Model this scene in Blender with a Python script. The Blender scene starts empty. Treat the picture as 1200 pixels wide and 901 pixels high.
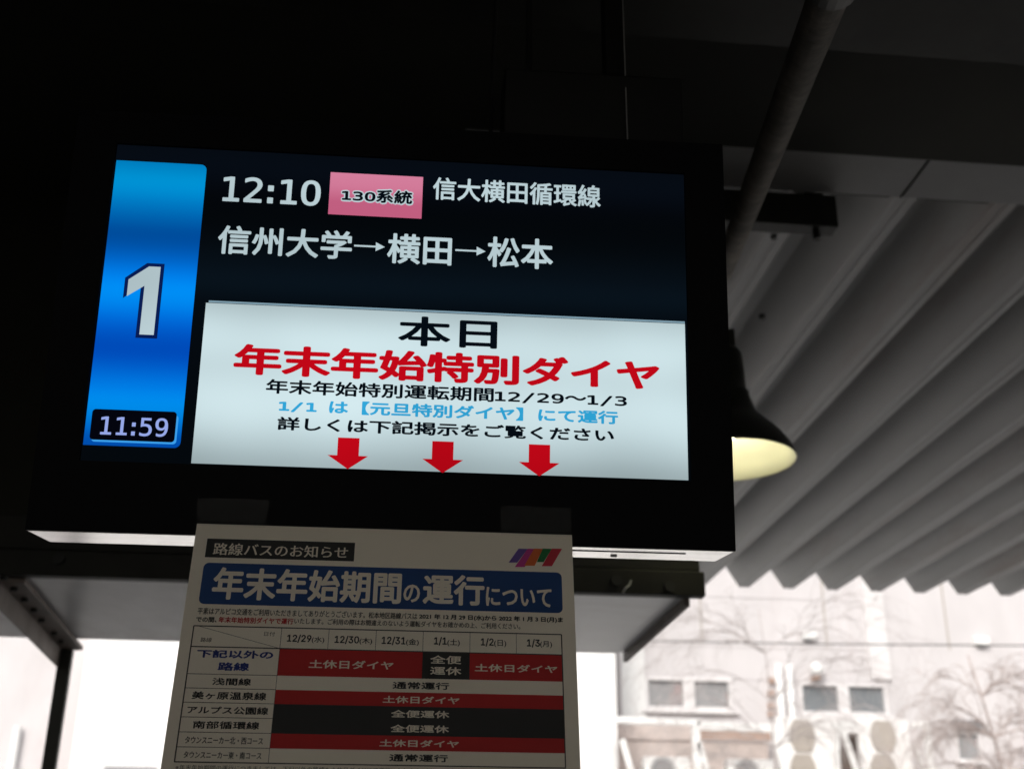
import bpy, bmesh, math, random, os
from mathutils import Vector, Matrix

# ------------------------------------------------------------------ camera
sc = bpy.context.scene
col = sc.collection
R = math.radians
FPX = 1405.555                      # focal length in pixels of a 1200 px wide frame
YAW, PITCH, ROLL = 0.10049386, 0.39579423, 0.00851233
CAM = Vector((0, 0, 1.6))
cf = Vector((math.sin(YAW)*math.cos(PITCH), math.cos(YAW)*math.cos(PITCH), math.sin(PITCH)))
r0 = Vector((math.cos(YAW), -math.sin(YAW), 0))
u0 = r0.cross(cf)
cr = r0*math.cos(ROLL) + u0*math.sin(ROLL)
cu = -r0*math.sin(ROLL) + u0*math.cos(ROLL)
cam = bpy.data.cameras.new('camera')
cam.lens = FPX*36/1200
cam.sensor_width = 36
cam.clip_start = 0.05
cam.clip_end = 3000
cam.dof.use_dof = True
cam.dof.focus_distance = 1.38
cam.dof.aperture_fstop = 6.3
camo = bpy.data.objects.new('camera', cam)
col.objects.link(camo)
camo.matrix_world = Matrix(((cr.x, cu.x, -cf.x, CAM.x), (cr.y, cu.y, -cf.y, CAM.y), (cr.z, cu.z, -cf.z, CAM.z), (0, 0, 0, 1)))
sc.camera = camo

# ------------------------------------------------------------------ light
SUN_EL, SUN_AZ = R(38), R(205)      # azimuth clockwise from +Y
EXPO = 0.33
sc.view_settings.view_transform = 'Standard'
sc.view_settings.look = 'None'
sc.view_settings.gamma = 1
sc.view_settings.exposure = EXPO
w = bpy.data.worlds.new('World')
sc.world = w
w.use_nodes = True
nt = w.node_tree
sky = nt.nodes.new('ShaderNodeTexSky')
sky.sky_type = 'NISHITA'
sky.sun_disc = False
sky.sun_elevation = SUN_EL
sky.sun_rotation = SUN_AZ
sky.air_density = 1.0
sky.dust_density = 4.0
hs = nt.nodes.new('ShaderNodeHueSaturation')
hs.inputs['Saturation'].default_value = 0.35
nt.links.new(sky.outputs[0], hs.inputs['Color'])
nt.links.new(hs.outputs[0], nt.nodes['Background'].inputs[0])
nt.nodes['Background'].inputs[1].default_value = 0.15
sun = bpy.data.lights.new('sun', 'SUN')
sun.energy = 1.5
sun.angle = R(20)
sun.color = (1, 0.96, 0.9)
suno = bpy.data.objects.new('sun', sun)
col.objects.link(suno)
sd = Vector((math.sin(SUN_AZ)*math.cos(SUN_EL), math.cos(SUN_AZ)*math.cos(SUN_EL), math.sin(SUN_EL)))
suno.rotation_euler = sd.to_track_quat('Z', 'Y').to_euler()
sc.cycles.max_bounces = 10
sc.cycles.diffuse_bounces = 6
sc.cycles.transparent_max_bounces = 12
sc.cycles.use_denoising = True
sc.cycles.sample_clamp_indirect = 6

# ------------------------------------------------------------------ helpers
def ray(px, py):
    return cf + cr*((px-600)/FPX) - cu*((py-450.5)/FPX)
def atY(px, py, Y):
    d = ray(px, py); return CAM + d*((Y-CAM.y)/d.y)
def atZ(px, py, Z):
    d = ray(px, py); return CAM + d*((Z-CAM.z)/d.z)
def atD(px, py, D):
    return CAM + ray(px, py).normalized()*D
def on_plane(px, py, o, n):
    d = ray(px, py); return CAM + d*((o-CAM).dot(n)/d.dot(n))
def lin(c):
    return tuple(((v/255)/12.92 if v/255 <= 0.04045 else ((v/255+0.055)/1.055)**2.4) for v in c)

MW = {}
def tag(o, label=None, cat=None, group=None, kind=None):
    if label: o['label'] = label
    if cat: o['category'] = cat
    if group: o['group'] = group
    if kind: o['kind'] = kind
    return o
def thing(name, label, cat, loc=(0, 0, 0), mat4=None, group=None):
    o = bpy.data.objects.new(name, None)
    o.empty_display_size = 0.1
    col.objects.link(o)
    M = mat4 if mat4 is not None else Matrix.Translation(loc)
    o.matrix_world = M
    MW[o.name] = M
    return tag(o, label, cat, group)

class MB:
    def __init__(s): s.v = []; s.f = []
    def add(s, v, f):
        b = len(s.v); s.v += [tuple(p) for p in v]; s.f += [tuple(b+i for i in q) for q in f]; return s
    def box(s, x0, x1, y0, y1, z0, z1):
        v = [(x, y, z) for z in (z0, z1) for y in (y0, y1) for x in (x0, x1)]
        return s.add(v, [(0, 2, 3, 1), (4, 5, 7, 6), (0, 1, 5, 4), (2, 6, 7, 3), (0, 4, 6, 2), (1, 3, 7, 5)])
    def prism(s, a, b, w, h, up=Vector((0, 0, 1))):
        a, b = Vector(a), Vector(b); d = (b-a).normalized()
        side = d.cross(up)
        if side.length < 1e-4: side = d.cross(Vector((1, 0, 0)))
        side.normalize(); u = side.cross(d)
        v = [p+side*i*w/2+u*j*h/2 for p in (a, b) for j in (-1, 1) for i in (-1, 1)]
        return s.add(v, [(0, 2, 3, 1), (4, 5, 7, 6), (0, 1, 5, 4), (2, 6, 7, 3), (0, 4, 6, 2), (1, 3, 7, 5)])
    def tube(s, pts, rad, n=10, cap=True):
        pts = [Vector(p) for p in pts]
        rad = rad if isinstance(rad, (list, tuple)) else [rad]*len(pts)
        b = len(s.v); prev = None
        for i, p in enumerate(pts):
            d = (pts[min(i+1, len(pts)-1)]-pts[max(i-1, 0)]).normalized()
            if prev is None:
                a = d.cross(Vector((0, 0, 1)))
                if a.length < 1e-3: a = d.cross(Vector((1, 0, 0)))
            else:
                a = prev - d*prev.dot(d)
            a.normalize(); prev = a; c = d.cross(a)
            for k in range(n):
                t = 2*math.pi*k/n
                s.v.append(tuple(p+(a*math.cos(t)+c*math.sin(t))*rad[i]))
        for i in range(len(pts)-1):
            for k in range(n):
                k2 = (k+1) % n
                s.f.append((b+i*n+k, b+i*n+k2, b+(i+1)*n+k2, b+(i+1)*n+k))
        if cap:
            s.f.append(tuple(b+k for k in reversed(range(n))))
            s.f.append(tuple(b+(len(pts)-1)*n+k for k in range(n)))
        return s
    def lathe(s, c, prof, n=48):
        b = len(s.v); c = Vector(c)
        for r_, z in prof:
            for k in range(n):
                t = 2*math.pi*k/n
                s.v.append((c.x+r_*math.cos(t), c.y+r_*math.sin(t), c.z+z))
        for i in range(len(prof)-1):
            for k in range(n):
                k2 = (k+1) % n
                s.f.append((b+i*n+k, b+i*n+k2, b+(i+1)*n+k2, b+(i+1)*n+k))
        return s
    def poly(s, pts2, y0, y1):
        """polygon in local x,z, front face at y0, extruded to y1"""
        n = len(pts2)
        v = [(p[0], y0, p[1]) for p in pts2]+[(p[0], y1, p[1]) for p in pts2]
        f = [tuple(range(n)), tuple(reversed(range(n, 2*n)))]+[(i, (i+1) % n, n+(i+1) % n, n+i) for i in range(n)]
        return s.add(v, f)
    def build(s, name, m, parent=None, local=False, smooth=False, bevel=0, seg=2):
        v = s.v
        if parent is not None and not local:
            top = parent
            while top.parent: top = top.parent
            if top.name in MW:
                inv = MW[top.name].inverted(); v = [tuple(inv @ Vector(p)) for p in v]
        me = bpy.data.meshes.new(name)
        me.from_pydata(v, [], s.f); me.update()
        bm = bmesh.new(); bm.from_mesh(me)
        bmesh.ops.recalc_face_normals(bm, faces=bm.faces); bm.to_mesh(me); bm.free()
        if smooth:
            me.polygons.foreach_set('use_smooth', [True]*len(me.polygons))
        me.materials.append(m)
        o = bpy.data.objects.new(name, me); col.objects.link(o)
        if parent is not None: o.parent = parent
        if bevel:
            b = o.modifiers.new('bevel', 'BEVEL'); b.width = bevel; b.segments = seg; b.limit_method = 'ANGLE'
        return o

def mat(name, rgb, rough=0.6, metal=0.0, var=0.15, scale=6.0, bump=0.0, spec=0.5, stain=None, stain_amt=0.0, stretch=(1, 1, 1)):
    m = bpy.data.materials.new(name); m.use_nodes = True
    t = m.node_tree; p = t.nodes['Principled BSDF']
    p.inputs['Roughness'].default_value = rough
    p.inputs['Metallic'].default_value = metal
    p.inputs['Specular IOR Level'].default_value = spec
    tc = t.nodes.new('ShaderNodeTexCoord'); mp = t.nodes.new('ShaderNodeMapping')
    mp.inputs['Scale'].default_value = stretch
    t.links.new(tc.outputs['Object'], mp.inputs[0])
    n = t.nodes.new('ShaderNodeTexNoise'); n.inputs['Scale'].default_value = scale; n.inputs['Detail'].default_value = 8
    n.inputs['Roughness'].default_value = 0.6
    t.links.new(mp.outputs[0], n.inputs['Vector'])
    r = t.nodes.new('ShaderNodeValToRGB')
    r.color_ramp.elements[0].position = 0.3; r.color_ramp.elements[1].position = 0.7
    r.color_ramp.elements[0].color = tuple(c*(1-var) for c in rgb)+(1,)
    r.color_ramp.elements[1].color = tuple(min(1, c*(1+var)) for c in rgb)+(1,)
    t.links.new(n.outputs['Fac'], r.inputs[0])
    out = r.outputs[0]
    if stain:
        n2 = t.nodes.new('ShaderNodeTexNoise'); n2.inputs['Scale'].default_value = scale*0.45; n2.inputs['Detail'].default_value = 10
        n2.inputs['Roughness'].default_value = 0.7
        t.links.new(mp.outputs[0], n2.inputs['Vector'])
        r2 = t.nodes.new('ShaderNodeValToRGB'); r2.color_ramp.elements[0].position = 0.52; r2.color_ramp.elements[1].position = 0.68
        r2.color_ramp.elements[1].color = (stain_amt,)*3+(1,)
        t.links.new(n2.outputs['Fac'], r2.inputs[0])
        mx = t.nodes.new('ShaderNodeMix'); mx.data_type = 'RGBA'
        t.links.new(r2.outputs[0], mx.inputs['Factor']); t.links.new(out, mx.inputs['A']); mx.inputs['B'].default_value = tuple(stain)+(1,)
        out = mx.outputs['Result']
    t.links.new(out, p.inputs['Base Color'])
    if bump:
        b = t.nodes.new('ShaderNodeBump'); b.inputs['Strength'].default_value = bump; b.inputs['Distance'].default_value = 0.01
        t.links.new(n.outputs['Fac'], b.inputs['Height']); t.links.new(b.outputs[0], p.inputs['Normal'])
    return m

KE = 1/2**EXPO
def emit(name, rgb=None, vramp=None, band=0.12, strength=1.0, hfade=0.0):
    """what the lcd gives off: a colour (or a vertical run of colours) with camera scan bands painted in"""
    m = bpy.data.materials.new(name); m.use_nodes = True
    t = m.node_tree; t.nodes.remove(t.nodes['Principled BSDF'])
    e = t.nodes.new('ShaderNodeEmission'); t.links.new(e.outputs[0], t.nodes['Material Output'].inputs[0])
    tc = t.nodes.new('ShaderNodeTexCoord'); sp = t.nodes.new('ShaderNodeSeparateXYZ'); t.links.new(tc.outputs['Object'], sp.inputs[0])
    def ramp(stops, lo, hi, src):
        mr = t.nodes.new('ShaderNodeMapRange'); mr.inputs[1].default_value = lo; mr.inputs[2].default_value = hi
        t.links.new(src, mr.inputs[0])
        r = t.nodes.new('ShaderNodeValToRGB'); r.color_ramp.interpolation = 'B_SPLINE'
        els = r.color_ramp.elements
        while len(els) > 1: els.remove(els[-1])
        for i, (p, c) in enumerate(stops):
            el = els[0] if i == 0 else els.new(p)
            el.position = p; el.color = tuple(c)+(1,)
        t.links.new(mr.outputs[0], r.inputs[0]); return r.outputs[0]
    if vramp: base = ramp(vramp, -0.197, 0.197, sp.outputs['Z'])
    else:
        c = t.nodes.new('ShaderNodeRGB'); c.outputs[0].default_value = tuple(rgb)+(1,); base = c.outputs[0]
    if band:
        bb = lambda k: (1-band*k,)*3
        st = [(0, bb(1.3)), (.06, bb(.9)), (.14, bb(.25)), (.22, bb(.1)), (.3, bb(.5)), (.38, bb(.05)), (.46, bb(.5)), (.55, bb(1.3)), (.62, bb(.9)), (.7, bb(.4)), (.78, bb(.8)), (.86, bb(.3)), (.93, bb(.3)), (1, bb(1.2))]
        bo = ramp(st, -0.197, 0.197, sp.outputs['Z'])
        mx = t.nodes.new('ShaderNodeMix'); mx.data_type = 'RGBA'; mx.blend_type = 'MULTIPLY'; mx.inputs['Factor'].default_value = 1
        t.links.new(base, mx.inputs['A']); t.links.new(bo, mx.inputs['B']); base = mx.outputs['Result']
        wv = t.nodes.new('ShaderNodeTexNoise'); wv.inputs['Scale'].default_value = 5; wv.inputs['Detail'].default_value = 1
        t.links.new(tc.outputs['Object'], wv.inputs['Vector'])
        r3 = t.nodes.new('ShaderNodeMapRange'); r3.inputs[1].default_value = 0.3; r3.inputs[2].default_value = 0.7; r3.inputs[3].default_value = 0.84; r3.inputs[4].default_value = 1.06
        t.links.new(wv.outputs['Fac'], r3.inputs[0])
        mx = t.nodes.new('ShaderNodeMix'); mx.data_type = 'RGBA'; mx.blend_type = 'MULTIPLY'; mx.inputs['Factor'].default_value = 1
        t.links.new(base, mx.inputs['A']); t.links.new(r3.outputs[0], mx.inputs['B']); base = mx.outputs['Result']
    t.links.new(base, e.inputs[0]); e.inputs[1].default_value = strength*KE
    return m

def film(name, clear, rgb=(0.6, 0.58, 0.52), rough=0.25):
    m = bpy.data.materials.new(name); m.use_nodes = True
    t = m.node_tree; p = t.nodes['Principled BSDF']
    p.inputs['Base Color'].default_value = rgb+(1,); p.inputs['Roughness'].default_value = rough
    tr = t.nodes.new('ShaderNodeBsdfTransparent'); mx = t.nodes.new('ShaderNodeMixShader'); mx.inputs[0].default_value = clear
    t.links.new(p.outputs[0], mx.inputs[1]); t.links.new(tr.outputs[0], mx.inputs[2])
    t.links.new(mx.outputs[0], t.nodes['Material Output'].inputs[0])
    return m

FD = os.path.join(bpy.utils.resource_path('LOCAL'), 'datafiles', 'fonts')
def load_font(fn):
    try: return bpy.data.fonts.load(os.path.join(FD, fn))
    except Exception: return None
DEJA = load_font('DejaVuSansMono.woff2')
INTER = load_font('Inter.woff2')

def text_mesh(s, font=None, kern=None):
    if font and any(ord(ch) > 0x2fff for ch in s) and any(ord(ch) < 0x2fff for ch in s):
        runs = []
        for ch in s.replace(' ', ''):
            k = ord(ch) > 0x2fff
            if runs and runs[-1][0] == k: runs[-1][1] += ch
            else: runs.append([k, ch])
        V, Fc, x = [], [], 0
        words = s.split(' ')
        starts = set(); n = 0
        for wd in words: starts.add(n); n += len(wd)
        n = 0
        for k, r_ in runs:
            v, f = text_mesh(r_, None if k else font)
            if not k: v = [(p[0]*1.5, p[1]*1.15, 0) for p in v]
            a = min(p[0] for p in v); b = max(p[0] for p in v)
            if n in starts and n: x += .55
            o_ = len(V); V += [(p[0]-a+x, p[1], p[2]) for p in v]; Fc += [tuple(i+o_ for i in q) for q in f]
            x += b-a+.09; n += len(r_)
        return V, Fc
    if font is DEJA: s = s.replace('0', 'O')
    c = bpy.data.curves.new('lettering', 'FONT'); c.body = s; c.size = 1; c.resolution_u = 3
    if font: c.font = font
    if kern:
        for i, k in kern.items(): c.body_format[i].kerning = k
    o = bpy.data.objects.new('lettering', c); col.objects.link(o)
    bpy.context.view_layer.update()
    me = bpy.data.meshes.new_from_object(o.evaluated_get(bpy.context.evaluated_depsgraph_get()))
    v = [tuple(q.co) for q in me.vertices]; f = [tuple(p.vertices) for p in me.polygons]
    bpy.data.objects.remove(o); bpy.data.curves.remove(c); bpy.data.meshes.remove(me)
    return v, f
def lettering(s, box, y, m, parent, font=None, bold=(0, 0), kern=None, n=8, name='lettering', label=None, xref=None):
    """lay a line of text into box=(u0,v0,u1,v1) of the parent's local x,z plane"""
    v, f = text_mesh(s, font, kern)
    if xref is None:
        x0 = min(p[0] for p in v); x1 = max(p[0] for p in v)
    else: x0, x1 = xref
    y0 = min(p[1] for p in v); y1 = max(p[1] for p in v)
    bu, bv = bold
    U0, V0, U1, V1 = box[0]+bu, box[1]+bv, box[2]-bu, box[3]-bv
    mb = MB()
    offs = [(0, 0)] if bu == 0 and bv == 0 else [(0, 0)]+[(bu*math.cos(2*math.pi*k/n), bv*math.sin(2*math.pi*k/n)) for k in range(n)]
    for k, (a, b) in enumerate(offs):
        mb.add([(U0+(p[0]-x0)/(x1-x0)*(U1-U0)+a, y-k*0.00002, V0+(p[1]-y0)/(y1-y0)*(V1-V0)+b) for p in v], f)
    me = bpy.data.meshes.new(name); me.from_pydata(mb.v, [], mb.f); me.update(); me.materials.append(m)
    o = bpy.data.objects.new(name, me); col.objects.link(o); o.parent = parent
    if label: o['label'] = label
    return o
def rrect(x0, z0, x1, z1, r, n=5, corners=(1, 1, 1, 1)):
    """rounded rectangle outline; corners = bl, br, tr, tl"""
    pts = []
    for (cx, cz, a0, on) in ((x0, z0, 180, corners[0]), (x1, z0, 270, corners[1]), (x1, z1, 0, corners[2]), (x0, z1, 90, corners[3])):
        if not on: pts.append((cx, cz)); continue
        ox = cx+(r if cx == x0 else -r); oz = cz+(r if cz == z0 else -r)
        for k in range(n+1):
            t = R(a0+90*k/n); pts.append((ox+r*math.cos(t), oz+r*math.sin(t)))
    return pts

# ------------------------------------------------------------------ materials
M = {}
M['asphalt'] = mat('asphalt', (0.055, 0.055, 0.057), 0.9, var=0.25, scale=3, bump=0.3)
M['bounce_concrete'] = mat('bounce_concrete', (0.44, 0.43, 0.415), 0.85, var=0.12, scale=1.5, bump=0.1)
M['pavement'] = mat('pavement', (0.19, 0.178, 0.16), 0.85, var=0.15, scale=2, bump=0.2)
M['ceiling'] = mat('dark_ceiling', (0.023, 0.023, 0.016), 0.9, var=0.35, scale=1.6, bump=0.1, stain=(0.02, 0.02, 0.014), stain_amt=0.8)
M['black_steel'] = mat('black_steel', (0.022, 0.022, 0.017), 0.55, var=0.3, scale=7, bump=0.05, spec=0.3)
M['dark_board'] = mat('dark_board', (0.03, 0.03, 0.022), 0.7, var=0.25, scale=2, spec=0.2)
M['band'] = mat('grey_band', (0.27, 0.27, 0.27), 0.6, var=0.08, scale=3, stain=(0.2, 0.18, 0.16), stain_amt=0.4)
M['roof'] = mat('galvanised_roof', (0.37, 0.37, 0.365), 0.5, metal=0.15, var=0.12, scale=1.3, stain=(0.24, 0.155, 0.11), stain_amt=0.6, stretch=(3, 0.35, 1))
M['soffit'] = mat('grey_soffit', (0.62, 0.62, 0.63), 0.38, var=0.14, scale=3.5, stain=(0.42, 0.37, 0.34), stain_amt=0.6, stretch=(1.4, 0.7, 1))
M['soffit_white'] = mat('pale_soffit', (0.86, 0.88, 0.92), 0.25, var=0.04, scale=2.5, stain=(0.6, 0.57, 0.56), stain_amt=0.4, stretch=(.7, 2, 1))
M['angle'] = mat('weathered_angle', (0.22, 0.18, 0.155), 0.6, var=0.25, scale=8, stain=(0.08, 0.06, 0.05), stain_amt=0.6)
M['post'] = mat('post_paint', (0.05, 0.052, 0.045), 0.5, var=0.2, scale=9)
M['pipe'] = mat('rusty_pipe', (0.075, 0.066, 0.052), 0.75, var=0.6, scale=14, bump=0.5, spec=.2, stain=(0.17, 0.14, 0.11), stain_amt=0.7)
M['housing'] = mat('black_housing', (0.004, 0.004, 0.0045), 0.5, var=0.1, scale=30, spec=0.04)
M['silver'] = mat('brushed_silver', (0.88, 0.87, 0.86), 0.25, metal=0.8, var=0.08, scale=12, stretch=(0.3, 8, 1), stain=(0.45, 0.43, 0.42), stain_amt=0.7)
M['slot'] = mat('dark_slot', (0.02, 0.02, 0.02), 0.6)
M['hanger'] = mat('hanger_steel', (0.008, 0.008, 0.007), 0.5, var=0.2, scale=12, spec=.12)
M['shade'] = mat('lamp_enamel_black', (0.02, 0.021, 0.016), 0.35, var=0.2, scale=10)
M['shade_in'] = mat('lamp_enamel_cream', (0.86, 0.84, 0.7), 0.4, var=0.04, scale=5)
M['paper'] = mat('paper', (0.77, 0.69, 0.555), 0.8, var=0.05, scale=5, bump=0.15)
M['ink'] = mat('black_ink', (0.016, 0.015, 0.013), 0.75, var=0.05)
M['ink_grey'] = mat('grey_ink', (0.03, 0.027, 0.022), 0.75, var=0.05)
M['ink_navy'] = mat('navy_ink', (0.008, 0.025, 0.17), 0.7, var=0.05)
M['ink_blue'] = mat('blue_ink', (0.002, 0.04, 0.15), 0.75, var=0.08)
M['ink_red'] = mat('red_ink', (0.42, 0.009, 0.008), 0.75, var=0.08)
M['ink_line'] = mat('rule_ink', (0.04, 0.035, 0.03), 0.7, var=0.05)
M['ink_white'] = mat('paper_white', (0.75, 0.67, 0.54), 0.8, var=0.03)
for k, c in (('lp', (0.12, 0.06, 0.28)), ('lm', (0.45, 0.02, 0.2)), ('lo', (0.62, 0.11, 0.01)), ('lg', (0.0, 0.16, 0.03)), ('lr', (0.5, 0.01, 0.03))):
    M[k] = mat('logo_'+k, c, 0.6, var=0.04)
M['film'] = film('clear_film', 0.992, (.25, .24, .22), .35)
M['tape'] = film('clear_tape', 0.95, (0.3, 0.29, 0.26))
M['facade'] = mat('pinkish_render', (0.58, 0.555, 0.56), 0.85, var=0.08, scale=0.7, bump=0.1, stain=(0.5, 0.45, 0.45), stain_amt=0.5, stretch=(1.5, 1.5, 0.5))
M['white_wall'] = mat('white_wall', (0.82, 0.81, 0.80), 0.8, var=0.03, scale=1)
M['white'] = mat('white_paint', (0.8, 0.8, 0.79), 0.5, var=0.03, scale=4)
M['frame'] = mat('window_frame', (0.68, 0.66, 0.66), 0.5, var=0.03, scale=4)
M['glass_grey'] = mat('window_glass', (0.16, 0.172, 0.182), 0.15, var=0.2, scale=1.2)
M['glass_dull'] = mat('window_glass_dull', (0.26, 0.26, 0.265), 0.25, var=0.15, scale=3, stain=(0.4, 0.22, 0.2), stain_amt=0.6)  # dull grey glass with reddish patches in its colour
M['brown'] = mat('brown_board', (0.38, 0.27, 0.22), 0.8, var=0.35, scale=2.5, stretch=(0.5, 1, 3))
M['brown_pale'] = mat('brown_pale', (0.5, 0.43, 0.4), 0.85, var=0.25, scale=2.5)
M['beige'] = mat('beige_block', (0.40, 0.36, 0.32), 0.85, var=0.06, scale=4)
M['dark_open'] = mat('dark_opening', (0.13, 0.1, 0.085), 0.8, var=0.3, scale=2)
M['grey_metal'] = mat('grey_metal', (0.25, 0.25, 0.26), 0.5, var=0.1)
M['bark'] = mat('bark', (0.41, 0.35, 0.33), 0.9, var=0.3, scale=8)
M['bark_pale'] = mat('bark_pale', (0.41, 0.37, 0.36), 0.9, var=0.2, scale=8)
M['cable'] = mat('cable', (0.012, 0.012, 0.012), 0.7, spec=.1)
M['wire'] = mat('wire', (0.3, 0.3, 0.29), 0.4, metal=.5)  # pale metal for the painted bright edge of the hanger column

# ------------------------------------------------------------------ ground and shelter shell
tag(MB().box(-400, 400, -400, 600, -0.3, 0).build('ground', M['asphalt']), kind='structure')
tag(MB().box(-60, 60, 5.6, 18.4, 0.004, 0.03).build('bounce_road', M['bounce_concrete']), kind='structure')  # unseen pale slab added to bounce daylight up under the roofs
tag(MB().box(-9, 9, -6.0, 5.2, 0.004, 0.14).build('pavement', M['pavement']), kind='structure')
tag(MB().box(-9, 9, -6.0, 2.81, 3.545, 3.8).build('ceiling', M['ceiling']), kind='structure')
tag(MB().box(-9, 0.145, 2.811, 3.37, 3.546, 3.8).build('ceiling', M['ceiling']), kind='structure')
tag(MB().box(-9, 9, -6.3, -6.02, 0.15, 2.38).build('back_wall', M['dark_board']), 'unseen dark terminal wall behind the waiting area', 'wall')  # unseen; top lowered so more light reaches the notice
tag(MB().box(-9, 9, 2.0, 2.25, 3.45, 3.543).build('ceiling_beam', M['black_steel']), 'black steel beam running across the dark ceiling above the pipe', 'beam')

tag(MB().box(-3.9, -3.7, -6.0, 8.0, 0.15, 3.54).build('light_blocker', M['dark_board']), 'unseen dark blocker keeping light from the left off the roof ribs', 'wall')  # added out of view to block light from the left on the roof ribs
# flat grey panels at the edge of the ceiling
bd = thing('edge_band', 'flat dull grey metal band along the edge of the dark ceiling, with an open joint', 'band', (0, 2.99, 3.6))
for x0, x1 in ((0.15, 1.487), (1.497, 3.9), (3.91, 6.28), (6.29, 8.6)):
    MB().box(x0, x1, 2.813, 3.02, 3.547, 3.561).build('band_panel', M['band'], bd, bevel=0.002)
MB().box(0.15, 8.6, 2.83, 3.05, 3.563, 3.9).build('band_backing', M['black_steel'], bd)

# corrugated roof
rf = thing('canopy_roof', 'grey trapezoidal corrugated metal canopy roof with toothed eave edge', 'roof', (1, 3.1, 3.55))
def roof_sheet(y0, y1):
    prof = []
    P = 0.32; c0 = 3.112-26*P
    for k in range(0, 48):
        c = c0+P*k
        prof += [(c-0.160-0.024, .155), (c-0.160+0.024, .155), (c-0.160+0.030, .148), (c-0.042, .010), (c-0.034, 0), (c-0.007, 0), (c-0.004, .003), (c+0.004, .003), (c+0.007, 0), (c+0.034, 0), (c+0.042, .010), (c+0.130, .148)]
    mb = MB(); n = len(prof)
    for (y, dz) in ((y0, 0), (y1, 0), (y0, .004), (y1, .004)):
        mb.v += [(x, y, 3.55+z+dz) for x, z in prof]
    for i in range(n-1):
        mb.f += [(i, i+1, n+i+1, n+i), (2*n+i, 3*n+i, 3*n+i+1, 2*n+i+1), (n+i, n+i+1, 3*n+i+1, 3*n+i), (i, 2*n+i, 2*n+i+1, i+1)]
    for k in range(47):                  # closed rib ends at the building side
        i = 12*k+2
        b = [mb.v[j] for j in (i+1, i+2, i+7, i+8)]
        lo, hi = mb.v[i], mb.v[i+9]
        mb.add([(p[0], y0+.002, p[2]+.001) for p in [lo]+b+[hi]], [(0, 1, 2, 3, 4, 5)])
    return mb
roof_sheet(3.024, 8.12).build('roof_sheet', M['roof'], rf)
for (px, py) in ((896, 370),):
    c = atZ(px, py, 3.55)
    MB().tube([(c.x-.01, c.y, 3.552), (c.x-.01, c.y, 3.535)], .012, 8).build('roof_bolt', M['black_steel'], rf)
for k in range(3):
    MB().tube([(3.112-6*.32-.01, 3.3+k*1.6, 3.551), (3.112-6*.32-.01, 3.3+k*1.6, 3.54)], .010, 8).build('roof_bolt', M['black_steel'], rf)

# black bracket under the roof edge, pipe
bk = thing('steel_bracket', 'short black steel bracket bar under the roof edge beside the slanting pipe', 'bracket', (1.1, 3.2, 3.5))
q0 = atY(983, 266, 3.03); q1 = atY(983, 230, 3.03)
MB().box(0.55, q0.x, 3.028, 3.09, q0.z, q1.z).build('bar', M['black_steel'], bk, bevel=0.004)
MB().box(q0.x-.10, q0.x-.04, 3.022, 3.10, q1.z-.004, 3.546).build('clamp', M['black_steel'], bk, bevel=0.003)
MB().tube([(q0.x-.06, 3.06, q0.z-.03), (q0.x-.06, 3.06, q0.z+.01)], .012, 8).build('bolt', M['black_steel'], bk)
pa, pb = atD(998, -75, 1.72), atD(868, 264, 3.1)
dirp = (pb-pa).normalized()
pp = thing('slanting_pipe', 'rust-stained round steel pipe slanting down behind the display from the ceiling', 'pipe', tuple(pa))
MB().tube([pa-dirp*.3, pa, pb, pb+dirp*.55], .0295, 20).build('tube', M['pipe'], pp, smooth=True)
ca = pa+dirp*((atD(1000, 2, 1.82)-pa).dot(dirp))
MB().tube([ca-dirp*.03, ca+dirp*.02], .038, 20).build('collar', M['black_steel'], pp, bevel=.002)

# ------------------------------------------------------------------ pendant lamp
lc = atD(855, 540, 3.4)
lm = thing('pendant_lamp', 'black bell-shaped pendant lamp with lit cream interior, half behind the display', 'lamp', tuple(lc))
outer = [(.1825, 0), (.1845, .003), (.183, .012), (.172, .036), (.153, .064), (.130, .090), (.105, .115), (.084, .14), (.074, .168), (.068, .185), (.068, .2), (.060, .205), (.058, .26), (.055, .32), (.047, .335), (.02, .345), (.0, .345)]
inner = [(.1825, 0), (.178, .004), (.167, .036), (.148, .064), (.125, .090), (.100, .115), (.079, .14), (.068, .175), (.04, .19), (.0, .19)]
MB().lathe(lc, outer, 56).build('lamp_shade', M['shade'], lm, smooth=True)
MB().lathe(lc, inner, 56).build('shade_lining', M['shade_in'], lm, smooth=True)
MB().tube([lc+Vector((0, 0, .343)), Vector((lc.x, lc.y, 3.56))], .012, 10).build('stem', M['shade'], lm)
MB().box(lc.x-.02, lc.x+.035, lc.y-.02, lc.y+.02, lc.z+.345, lc.z+.40).build('stem_clamp', M['shade'], lm, bevel=.004)
bulb_m = bpy.data.materials.new('bulb_glow'); bulb_m.use_nodes = True
bp = bulb_m.node_tree.nodes['Principled BSDF']; bp.inputs['Base Color'].default_value = (.9, .9, .75, 1)
bp.inputs['Emission Color'].default_value = (1, .96, .72, 1); bp.inputs['Emission Strength'].default_value = 5.0*KE*3.7
MB().lathe(lc+Vector((0, 0, .095)), [(0, -.032), (.018, -.027), (.029, -.012), (.032, .004), (.026, .026), (.016, .045), (.015, .08), (0, .08)], 24).build('bulb', bulb_m, lm, smooth=True)

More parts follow.
